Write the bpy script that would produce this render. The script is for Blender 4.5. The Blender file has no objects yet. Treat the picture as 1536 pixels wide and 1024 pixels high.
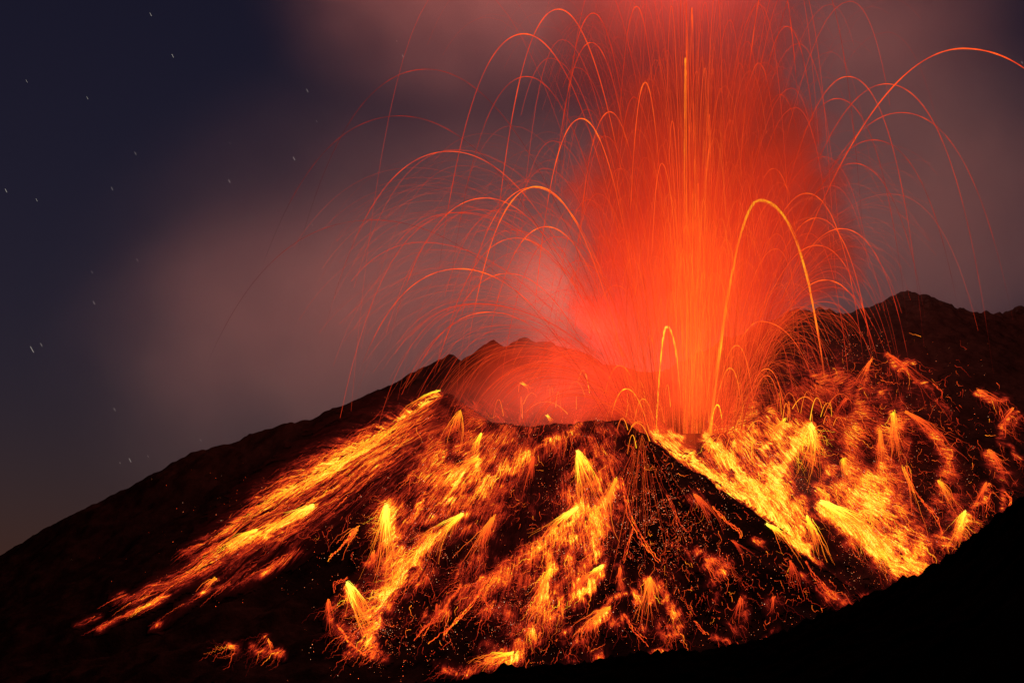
import bpy, math, random
import numpy as np
from math import radians as R

# ------------------------------------------------------------------ camera, sky, lamps, exposure
sc = bpy.context.scene
C = sc.collection
F = 3000.0          # metres: 1 photo pixel = 1 m at this distance
HZ = 860.0          # photo row of the true horizon

def W(px, py, Y):
    """world point seen at photo pixel (px,py) at distance Y"""
    return ((px-768.0)/F*Y, Y, (HZ-py)/F*Y)

cam = bpy.data.cameras.new('camera'); co = bpy.data.objects.new('camera', cam); C.objects.link(co)
cam.sensor_width = 36; cam.lens = 36*F/1536.0
cam.shift_y = (HZ-512)/1536.0
cam.clip_start = 1; cam.clip_end = 60000
co.location = (0, 0, 0); co.rotation_euler = (R(90), 0, 0)
sc.camera = co

wd = bpy.data.worlds.new('World'); sc.world = wd; wd.use_nodes = True
wn = wd.node_tree; bgn = wn.nodes['Background']
sky = wn.nodes.new('ShaderNodeTexSky'); sky.sky_type = 'NISHITA'; sky.sun_disc = False
sky.sun_elevation = R(10); sky.sun_rotation = R(-12); sky.air_density = 1.0; sky.dust_density = 0.0; sky.ozone_density = 2.5   # moonlight: a daylight sky, very dim
tint = wn.nodes.new('ShaderNodeMix'); tint.data_type = 'RGBA'; tint.blend_type = 'MULTIPLY'; tint.inputs[0].default_value = 1
tint.inputs[7].default_value = (1.30, .66, 1.0, 1)
wn.links.new(sky.outputs[0], tint.inputs[6]); wn.links.new(tint.outputs[2], bgn.inputs[0]); bgn.inputs[1].default_value = 0.0036

sc.view_settings.view_transform = 'Standard'; sc.view_settings.look = 'None'
sc.view_settings.exposure = 0; sc.view_settings.gamma = 1
cy = sc.cycles
cy.max_bounces = 4; cy.diffuse_bounces = 1; cy.glossy_bounces = 1; cy.volume_bounces = 1
cy.transparent_max_bounces = 16; cy.sample_clamp_indirect = 1.5; cy.sample_clamp_direct = 0
cy.volume_max_steps = 256; cy.use_denoising = True

def lamp(name, p, power, col, rad):
    l = bpy.data.lights.new(name, 'POINT'); l.energy = power; l.color = col; l.shadow_soft_size = rad
    o = bpy.data.objects.new(name, l); o.location = p; C.objects.link(o); return o
# light given off by the fountain of lava itself, the torrent and the crater; the high smoke lamp is added
lamp('fountain_glow', W(1030, 560, 3150), 7e6, (1, .20, .10), 60)
lamp('added_smoke_lamp', W(1045, -150, 3150), 1.1e8, (1, .21, .15), 90)  # added above the plume, out of view, to redden the smoke
lamp('torrent_glow', W(1215, 600, 3000), 5e6, (1, .22, .12), 40)
lamp('crater_glow', W(880, 520, 3130), 3.2e7, (1, .15, .085), 60)
# the moon, low behind the mountain: it only rims the smoke
ml = bpy.data.lights.new('moon', 'SUN'); ml.energy = .78; ml.angle = R(1); ml.color = (1, .66, .56)
mo = bpy.data.objects.new('moon', ml); C.objects.link(mo); mo.rotation_euler = (R(-80), 0, R(12))

rng = np.random.default_rng(7); random.seed(7)

# ------------------------------------------------------------------ noise
def _hash(ix, iy, s):
    h = (ix.astype(np.int64)*374761393 + iy.astype(np.int64)*668265263 + s*974634777) & 0xffffffff
    h = ((h ^ (h >> 13))*1274126177) & 0xffffffff
    return ((h ^ (h >> 16)) & 0xffff)/65535.0
def vnoise(x, y, s=0):
    ix = np.floor(x); iy = np.floor(y); fx = x-ix; fy = y-iy
    fx = fx*fx*(3-2*fx); fy = fy*fy*(3-2*fy)
    a = _hash(ix, iy, s); b = _hash(ix+1, iy, s); c = _hash(ix, iy+1, s); d = _hash(ix+1, iy+1, s)
    return (a*(1-fx)+b*fx)*(1-fy)+(c*(1-fx)+d*fx)*fy - .5
def fbm(x, y, o=4, s=0):
    r = 0; a = 1.0
    for k in range(o):
        r = r + a*vnoise(x, y, s+k*17); x = x*2.03+3.1; y = y*2.03+1.7; a *= .5
    return r

# ------------------------------------------------------------------ terrain height
CRESTS = [
 # far ridge on the left, its crest is the skyline
 ('far', .62, .50, [(-500,1030,3500),(-200,920,3520),(0,834,3550),(150,752,3560),(265,692,3580),(330,667,3600),(520,604,3620),
   (600,575,3600),(640,556,3600),(674,529,3600),(691,544,3600),(712,528,3600),(741,513,3600),(748,530,3600),(770,515,3600),(787,508,3610),(812,512,3610),(845,515,3610),(870,524,3620),(905,545,3640),(1000,560,3700),(1120,550,3800)]),
 # crater's near rim, then the spur running down to the right
 ('rim', .66, .47, [(640,606,3240),(672,592,3210),(684,600,3160),(694,617,3110),(715,628,3070),(745,635,3040),(800,640,3010),(850,633,2990),(905,630,2970),(940,635,2970),(966,655,2960),
   (1000,684,2920),(1050,716,2870),(1100,752,2820),(1130,778,2790),(1160,806,2760),(1200,835,2720),(1250,868,2680),(1295,900,2640),(1350,950,2580)]),
 # lava-built bank right of the vent
 ('bank', .52, .46, [(1060,662,3120),(1120,640,3220),(1180,600,3380),(1210,560,3560)]),
 # dark mountain on the right
 ('mount', .50, .44, [(1150,480,3980),(1200,462,3980),(1236,462,3980),(1252,470,4000),(1264,480,4000),(1278,469,4000),(1300,470,4000),(1322,465,4000),(1345,454,4000),(1353,437,4000),(1361,435,4000),(1372,444,4000),(1386,442,4000),
   (1404,449,4000),(1420,452,4000),(1438,458,4000),(1452,464,4000),(1466,464,4000),(1485,468,4000),(1512,472,4000),(1522,462,4020),(1540,457,4050),(1640,420,4200),(1800,460,4300)]),
]
def seg_h(x, y, s1, s2, pts):
    P = np.array([W(*p) for p in pts]); out = np.full(x.shape, -1e9)
    for a, b in zip(P[:-1], P[1:]):
        d = b[:2]-a[:2]; L2 = (d**2).sum()
        t = np.clip(((x-a[0])*d[0]+(y-a[1])*d[1])/L2, 0, 1)
        dx = x-(a[0]+t*d[0]); dy = y-(a[1]+t*d[1]); D = np.sqrt(dx*dx+dy*dy)
        drop = np.where(D < 420, s1*D, s1*420+s2*(D-420))
        out = np.maximum(out, a[2]+t*(b[2]-a[2])-drop)
    return out
CX, CY = 60.0, 3160.0
BASE = -170.0
def height(x, y):
    hs = [seg_h(x, y, a, b, p) for _, a, b, p in CRESTS]
    top = np.maximum.reduce(hs)
    k = 10.0
    h = top + k*np.log(sum(np.exp((q-top)/k) for q in hs))*0.55
    # crater floor
    r = np.hypot(x-70, (y-3230)); h = np.maximum(h, np.where(r < 260, 186-0.0006*r*r, -1e9))
    # gullies run away from the crater
    th = np.arctan2(x-CX, CY-y); rr = np.hypot(x-CX, y-CY)
    g = -np.abs(fbm(th*9.0+rr*.0012, rr*.0030, 4, 5))*2+.35
    amp = np.clip((rr-130)/420, 0, 1)*np.clip(1.3-np.abs(th)/2.6, .15, 1)
    near = np.clip((top-np.maximum.reduce([hs[0], hs[3]]))/30+.5, .25, 1)
    h = h + g*26*amp*near
    h = h + fbm(x/46, y/46, 5, 40)*11*np.clip((rr-60)/200, .35, 1) + fbm(x/7, y/7, 3, 80)*2.2
    h = h + np.clip((y-3600)/300, 0, 1)*(fbm(x/13, y/13, 3, 99)*9+np.abs(fbm(x/28, y/28, 2, 98))*10-3)
    return np.maximum(h, BASE-12+fbm(x/60, y/60, 3, 9)*6)

STEP = 4.5
gx = np.arange(-1900, 1950, STEP); gy = np.arange(1800, 4560, STEP)
GX, GY = np.meshgrid(gx, gy); GZ = height(GX, GY)
def hgt(x, y):
    u = np.clip((x-gx[0])/STEP, 0, len(gx)-1.001); v = np.clip((y-gy[0])/STEP, 0, len(gy)-1.001)
    i = u.astype(int); j = v.astype(int); fu = u-i; fv = v-j
    return (GZ[j,i]*(1-fu)+GZ[j,i+1]*fu)*(1-fv)+(GZ[j+1,i]*(1-fu)+GZ[j+1,i+1]*fu)*fv

# distance at which each photo pixel meets the mountain
YS = np.arange(1900, 4500, 2.5)
PXS = np.arange(-20, 1560, 2.0); PYS = np.arange(430, 1032, 1.0)
DEP = np.full((len(PYS), len(PXS)), np.nan)
for i, px in enumerate(PXS):
    e = np.maximum.accumulate(hgt((px-768)/F*YS, YS)/YS)
    k = np.searchsorted(e, (HZ-PYS)/F)
    DEP[:, i] = np.where(k < len(YS), YS[np.minimum(k, len(YS)-1)], np.nan)
def hit(px, py, lift=2.0):
    """photo pixels -> points lying on the mountain (nan where the ray misses)"""
    px = np.asarray(px, float); py = np.asarray(py, float)
    i = np.clip(np.rint((px+20)/2).astype(int), 0, len(PXS)-1); j = np.clip(np.rint(py-430).astype(int), 0, len(PYS)-1)
    Y = DEP[j, i]; Y = np.where((py < 430) | (py > 1031) | (px < -20) | (px > 1558), np.nan, Y)
    x = (px-768)/F*Y
    z = np.where(np.isnan(Y), np.nan, hgt(np.nan_to_num(x), np.nan_to_num(Y, nan=3000)))
    return np.stack([x, Y, z+lift], -1)

# ------------------------------------------------------------------ node helpers
def newmat(name):
    m = bpy.data.materials.new(name); m.use_nodes = True; nt = m.node_tree; nt.nodes.clear()
    return m, nt, nt.nodes.new('ShaderNodeOutputMaterial')
class NB:
    def __init__(s, nt): s.nt = nt; s.n = nt.nodes; s.l = nt.links
    def put(s, sock, v):
        if hasattr(v, 'node'): s.l.new(v, sock)
        else: sock.default_value = v
    def m(s, op, a, b=None, c=None, clamp=False):
        n = s.n.new('ShaderNodeMath'); n.operation = op; n.use_clamp = clamp
        for k, v in enumerate((a, b, c)):
            if v is not None: s.put(n.inputs[k], v)
        return n.outputs[0]
    def v(s, op, a, b=None):
        n = s.n.new('ShaderNodeVectorMath'); n.operation = op; s.put(n.inputs[0], a)
        if b is not None: s.put(n.inputs[1], b)
        return n.outputs['Value'] if op in ('LENGTH', 'DISTANCE', 'DOT_PRODUCT') else n.outputs[0]
    def noise(s, vec, scale, detail=3, rough=.5, dist=0):
        n = s.n.new('ShaderNodeTexNoise'); s.put(n.inputs['Vector'], vec); n.inputs['Scale'].default_value = scale
        n.inputs['Detail'].default_value = detail; n.inputs['Roughness'].default_value = rough; n.inputs['Distortion'].default_value = dist
        return n.outputs[0]
    def mr(s, v, a, b, c, d, smooth=True):
        n = s.n.new('ShaderNodeMapRange'); n.interpolation_type = 'SMOOTHSTEP' if smooth else 'LINEAR'
        s.put(n.inputs[0], v)
        for k, q in enumerate((a, b, c, d)): n.inputs[k+1].default_value = q
        return n.outputs[0]
    def ramp(s, f, stops):
        n = s.n.new('ShaderNodeValToRGB'); s.put(n.inputs[0], f); e = n.color_ramp.elements
        while len(e) > 1: e.remove(e[-1])
        e[0].position = stops[0][0]; e[0].color = (*stops[0][1], 1)
        for p, c in stops[1:]:
            q = e.new(p); q.color = (*c, 1)
        return n.outputs[0]
    def pos(s):
        return s.n.new('ShaderNodeNewGeometry').outputs['Position']
    def attr(s, name):
        n = s.n.new('ShaderNodeAttribute'); n.attribute_name = name; return n

HEAT = [(0, (0,0,0)), (.18, (.02,.001,.0008)), (.34, (.16,.008,.004)), (.50, (.50,.028,.007)), (.64, (.90,.085,.010)),
        (.78, (1,.24,.012)), (.90, (1,.62,.020)), (1, (1,.95,.10))]
def rock(name, base=(.028,.022,.02), var=.6, scale=.02, bump=6):
    m, nt, out = newmat(name); b = NB(nt)
    p = b.pos(); n = b.noise(p, scale, 8, .65); n2 = b.noise(p, scale*9, 5, .6)
    f = b.m('ADD', b.m('MULTIPLY', n, .6), b.m('MULTIPLY', n2, .4))
    col = b.ramp(f, [(.3, tuple(c*(1-var) for c in base)), (.7, tuple(c*(1+var) for c in base))])
    s = nt.nodes.new('ShaderNodeBsdfDiffuse'); nt.links.new(col, s.inputs['Color'])
    bp = nt.nodes.new('ShaderNodeBump'); bp.inputs['Distance'].default_value = bump; bp.inputs['Strength'].default_value = .8
    nt.links.new(f, bp.inputs['Height']); nt.links.new(bp.outputs[0], s.inputs['Normal'])
    nt.links.new(s.outputs[0], out.inputs[0]); return m
M_cone = rock('volcanic_ash', (.0085,.0062,.0058), bump=3)
M_hill = rock('dark_scrub', (.003,.0028,.0026), scale=.05, bump=.6)
M_ground = rock('lowland', (.006,.0055,.005), scale=.01)

def heat_mat(name, streak, strength):
    m, nt, out = newmat(name); b = NB(nt)
    h = b.attr('lava_heat').outputs['Fac']
    if streak:
        fl = b.attr('flow').outputs['Vector']
        n1 = b.noise(b.v('MULTIPLY', fl, (.016, .30, 0)), 1, 5, .7)     # long thin runs down the slope
        n2 = b.noise(b.v('MULTIPLY', fl, (.05, .09, 0)), 1, 6, .75)     # clots
        n3 = b.noise(b.v('MULTIPLY', fl, (.45, .60, 0)), 1, 3, .6)      # grain
        def fila(sx, sy, off, wd):
            q = b.noise(b.v('ADD', b.v('MULTIPLY', fl, (sx, sy, 0)), (off, off, 0)), 1, 2.5, .55, .9)
            return b.mr(b.m('ABSOLUTE', b.m('SUBTRACT', q, .5)), wd, 0, 0, 1)
        fm = b.m('MAXIMUM', fila(.022, .16, 3, .035), b.m('MULTIPLY', fila(.05, .25, 31, .04), .8))
        k = b.m('ADD', b.m('MULTIPLY', b.m('SUBTRACT', n1, .5), 1.5), b.m('MULTIPLY', b.m('SUBTRACT', n2, .5), 1.15))
        k = b.m('ADD', k, b.m('MULTIPLY', b.m('SUBTRACT', n3, .5), .55))
        amt = b.mr(h, 0, .55, 0, 1, False)
        gap = b.mr(b.noise(b.v('MULTIPLY', fl, (.030, .11, 0)), 1, 6, .72, .6), .42, .54, .56, 1.08)
        gap = b.m('MAXIMUM', gap, b.mr(h, .72, .92, 0, 1))
        h = b.m('MULTIPLY', h, gap)
        vo = nt.nodes.new('ShaderNodeTexVoronoi'); vo.inputs['Scale'].default_value = 1; nt.links.new(b.v('MULTIPLY', fl, (.22, .22, 0)), vo.inputs['Vector'])
        dot = b.m('MULTIPLY', b.mr(vo.outputs['Distance'], .22, .12, 0, 1), b.mr(b.noise(b.v('MULTIPLY', fl, (.06, .06, 0)), 1, 3, .6), .45, .6, 0, 1))
        h = b.m('ADD', b.m('MULTIPLY', h, .80), b.m('MULTIPLY', k, b.m('MULTIPLY', amt, 1.0)))
        h = b.m('ADD', h, b.m('MULTIPLY', dot, b.m('MULTIPLY', amt, .26)))
        h = b.m('ADD', h, b.m('MULTIPLY', fm, b.m('MULTIPLY', amt, .20)), clamp=True)
    col = b.ramp(h, HEAT)
    e = nt.nodes.new('ShaderNodeEmission'); nt.links.new(col, e.inputs[0]); e.inputs[1].default_value = strength
    if streak:
        s = nt.nodes.new('ShaderNodeBsdfDiffuse'); s.inputs['Color'].default_value = (.0085,.0062,.0058,1)
        a = nt.nodes.new('ShaderNodeAddShader'); nt.links.new(e.outputs[0], a.inputs[0]); nt.links.new(s.outputs[0], a.inputs[1])
        nt.links.new(a.outputs[0], out.inputs[0])
    else:
        nt.links.new(e.outputs[0], out.inputs[0])
    m.cycles.emission_sampling = 'NONE'
    return m
M_lava = heat_mat('glowing_lava_crust', True, 1.15)
M_thread = heat_mat('molten_thread', False, 1.5)
def flat_emit(name, col, st):
    m, nt, out = newmat(name); e = nt.nodes.new('ShaderNodeEmission'); e.inputs[0].default_value = (*col, 1); e.inputs[1].default_value = st
    nt.links.new(e.outputs[0], out.inputs[0]); m.cycles.emission_sampling = 'NONE'; return m
M_ember, nt, out = newmat('white_hot_ember'); b = NB(nt); e = nt.nodes.new('ShaderNodeEmission')
nt.links.new(b.ramp(b.attr('lava_heat').outputs['Fac'], [(0, (.8,.05,.01)), (.7, (1,.13,.03)), (.93, (1,.34,.14)), (1, (1,.58,.36))]), e.inputs[0]); e.inputs[1].default_value = 1.7
nt.links.new(e.outputs[0], out.inputs[0]); M_ember.cycles.emission_sampling = 'NONE'
M_star = flat_emit('starlight', (.75,.68,.6), .5)

# ------------------------------------------------------------------ mesh helpers
def mesh(name, V, Fc, mat, attrs=None, smooth=False, parent=None):
    V = np.asarray(V, np.float32); Fc = np.asarray(Fc, np.int32)
    me = bpy.data.meshes.new(name); me.vertices.add(len(V)); me.vertices.foreach_set('co', V.ravel())
    n = Fc.shape[1]; me.loops.add(Fc.size); me.loops.foreach_set('vertex_index', Fc.ravel())
    me.polygons.add(len(Fc)); me.polygons.foreach_set('loop_start', np.arange(len(Fc), dtype=np.int32)*n)
    me.polygons.foreach_set('loop_total', np.full(len(Fc), n, np.int32))
    if smooth: me.polygons.foreach_set('use_smooth', np.ones(len(Fc), bool))
    for k, a in (attrs or {}).items():
        a = np.asarray(a, np.float32)
        if a.ndim == 1: me.attributes.new(k, 'FLOAT', 'POINT').data.foreach_set('value', a)
        else: me.attributes.new(k, 'FLOAT_VECTOR', 'POINT').data.foreach_set('vector', a.ravel())
    me.update(); me.validate(); me.materials.append(mat)
    o = bpy.data.objects.new(name, me); C.objects.link(o)
    if parent: o.parent = parent
    return o
def tag(o, label=None, cat=None, group=None, kind=None):
    for k, v in (('label', label), ('category', cat), ('group', group), ('kind', kind)):
        if v: o[k] = v
    return o
def grid_faces(nx, ny):
    i, j = np.meshgrid(np.arange(nx-1), np.arange(ny-1)); a = (j*nx+i).ravel()
    return np.stack([a, a+1, a+nx+1, a+nx], 1)
class Threads:
    """collects thin tapering tubes"""
    def __init__(s): s.V = []; s.F = []; s.H = []; s.n = 0
    def add(s, P, rad, heat, sides=3):
        P = np.asarray(P, float); n = len(P)
        if n < 2: return
        rad = np.broadcast_to(np.asarray(rad, float), (n,)); heat = np.broadcast_to(np.asarray(heat, float), (n,))
        T = np.gradient(P, axis=0); T /= np.maximum(np.linalg.norm(T, axis=1), 1e-6)[:, None]
        A = np.cross(T, (0.13, 1.0, .07)); A /= np.maximum(np.linalg.norm(A, axis=1), 1e-6)[:, None]; B = np.cross(T, A)
        for k in range(sides):
            c, q = math.cos(2*math.pi*k/sides), math.sin(2*math.pi*k/sides)
            s.V.append(P + (A*c+B*q)*rad[:, None])
        H = np.tile(heat, sides); s.H.append(H)
        i = np.arange(n-1)
        for k in range(sides):
            a = s.n+k*n+i; b = s.n+((k+1) % sides)*n+i
            s.F.append(np.stack([a, a+1, b+1, b], 1))
        s.n += sides*n
    def build(s, name, mat, parent=None, origin=None):
        if not s.V: return None
        V = np.concatenate(s.V)
        o = mesh(name, V, np.concatenate(s.F), mat, {'lava_heat': np.clip(np.concatenate(s.H), 0, 1)}, parent=parent)
        return o

# ------------------------------------------------------------------ setting
tag(mesh('volcano_slope', np.stack([GX, GY, GZ], -1).reshape(-1, 3), grid_faces(len(gx), len(gy)), M_cone, smooth=True), kind='structure',
    label='dark ash cone of the erupting volcano with far ridge and mountain')
n = 60; a, b = np.meshgrid(np.linspace(-9000, 9000, n), np.linspace(-3000, 14000, n))
tag(mesh('ground', np.stack([a, b, np.full(a.shape, BASE-6.0)], -1).reshape(-1, 3), grid_faces(n, n), M_ground), kind='structure',
    label='dark lowland around the volcano')
# nearer black hill whose crest climbs to the right
HC = [(-700,1045,1150),(0,1040,1150),(400,1034,1150),(600,1028,1150),(700,1020,1150),(760,1008,1150),(850,1000,1150),(1000,983,1150),(1100,968,1150),(1160,958,1150),(1220,936,1150),(1280,910,1150),
      (1330,885,1150),(1390,858,1140),(1440,822,1130),(1480,792,1120),(1536,748,1110),(1700,640,1080),(1900,560,1050)]
hx = np.concatenate([np.arange(-900, 900, 2.2)]); hy = np.concatenate([np.arange(-60, 1000, 14), np.arange(1000, 1200, 3.0), np.arange(1200, 1900, 14)])
HX, HY = np.meshgrid(hx, hy)
cp = np.array([W(*p) for p in HC]); cz = np.interp(HX, cp[:, 0], cp[:, 2]); cyy = np.interp(HX, cp[:, 0], cp[:, 1])
d = HY-cyy
HZZ = cz-np.where(d > 0, .45*d, 0)-np.where(d < 0, np.minimum(-d*.18+(-d)**2*.00012, 400), 0)
HZZ = np.maximum(HZZ, BASE-20) + fbm(HX/9, HY/9, 4, 3)*3.0 + np.abs(fbm(HX/3.2, HY/3.2, 2, 31))*7.5*np.exp(-(d/60)**2) + fbm(HX/60, HY/60, 3, 70)*5
HZZ = np.where(HY < 700, np.minimum(HZZ, -12-np.abs(HY)*.12), HZZ)
tag(mesh('hill', np.stack([HX, HY, HZZ], -1).reshape(-1, 3), grid_faces(len(hx), len(hy)), M_hill, smooth=True), kind='structure',
    label='black hill in the foreground rising to the right')

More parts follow.
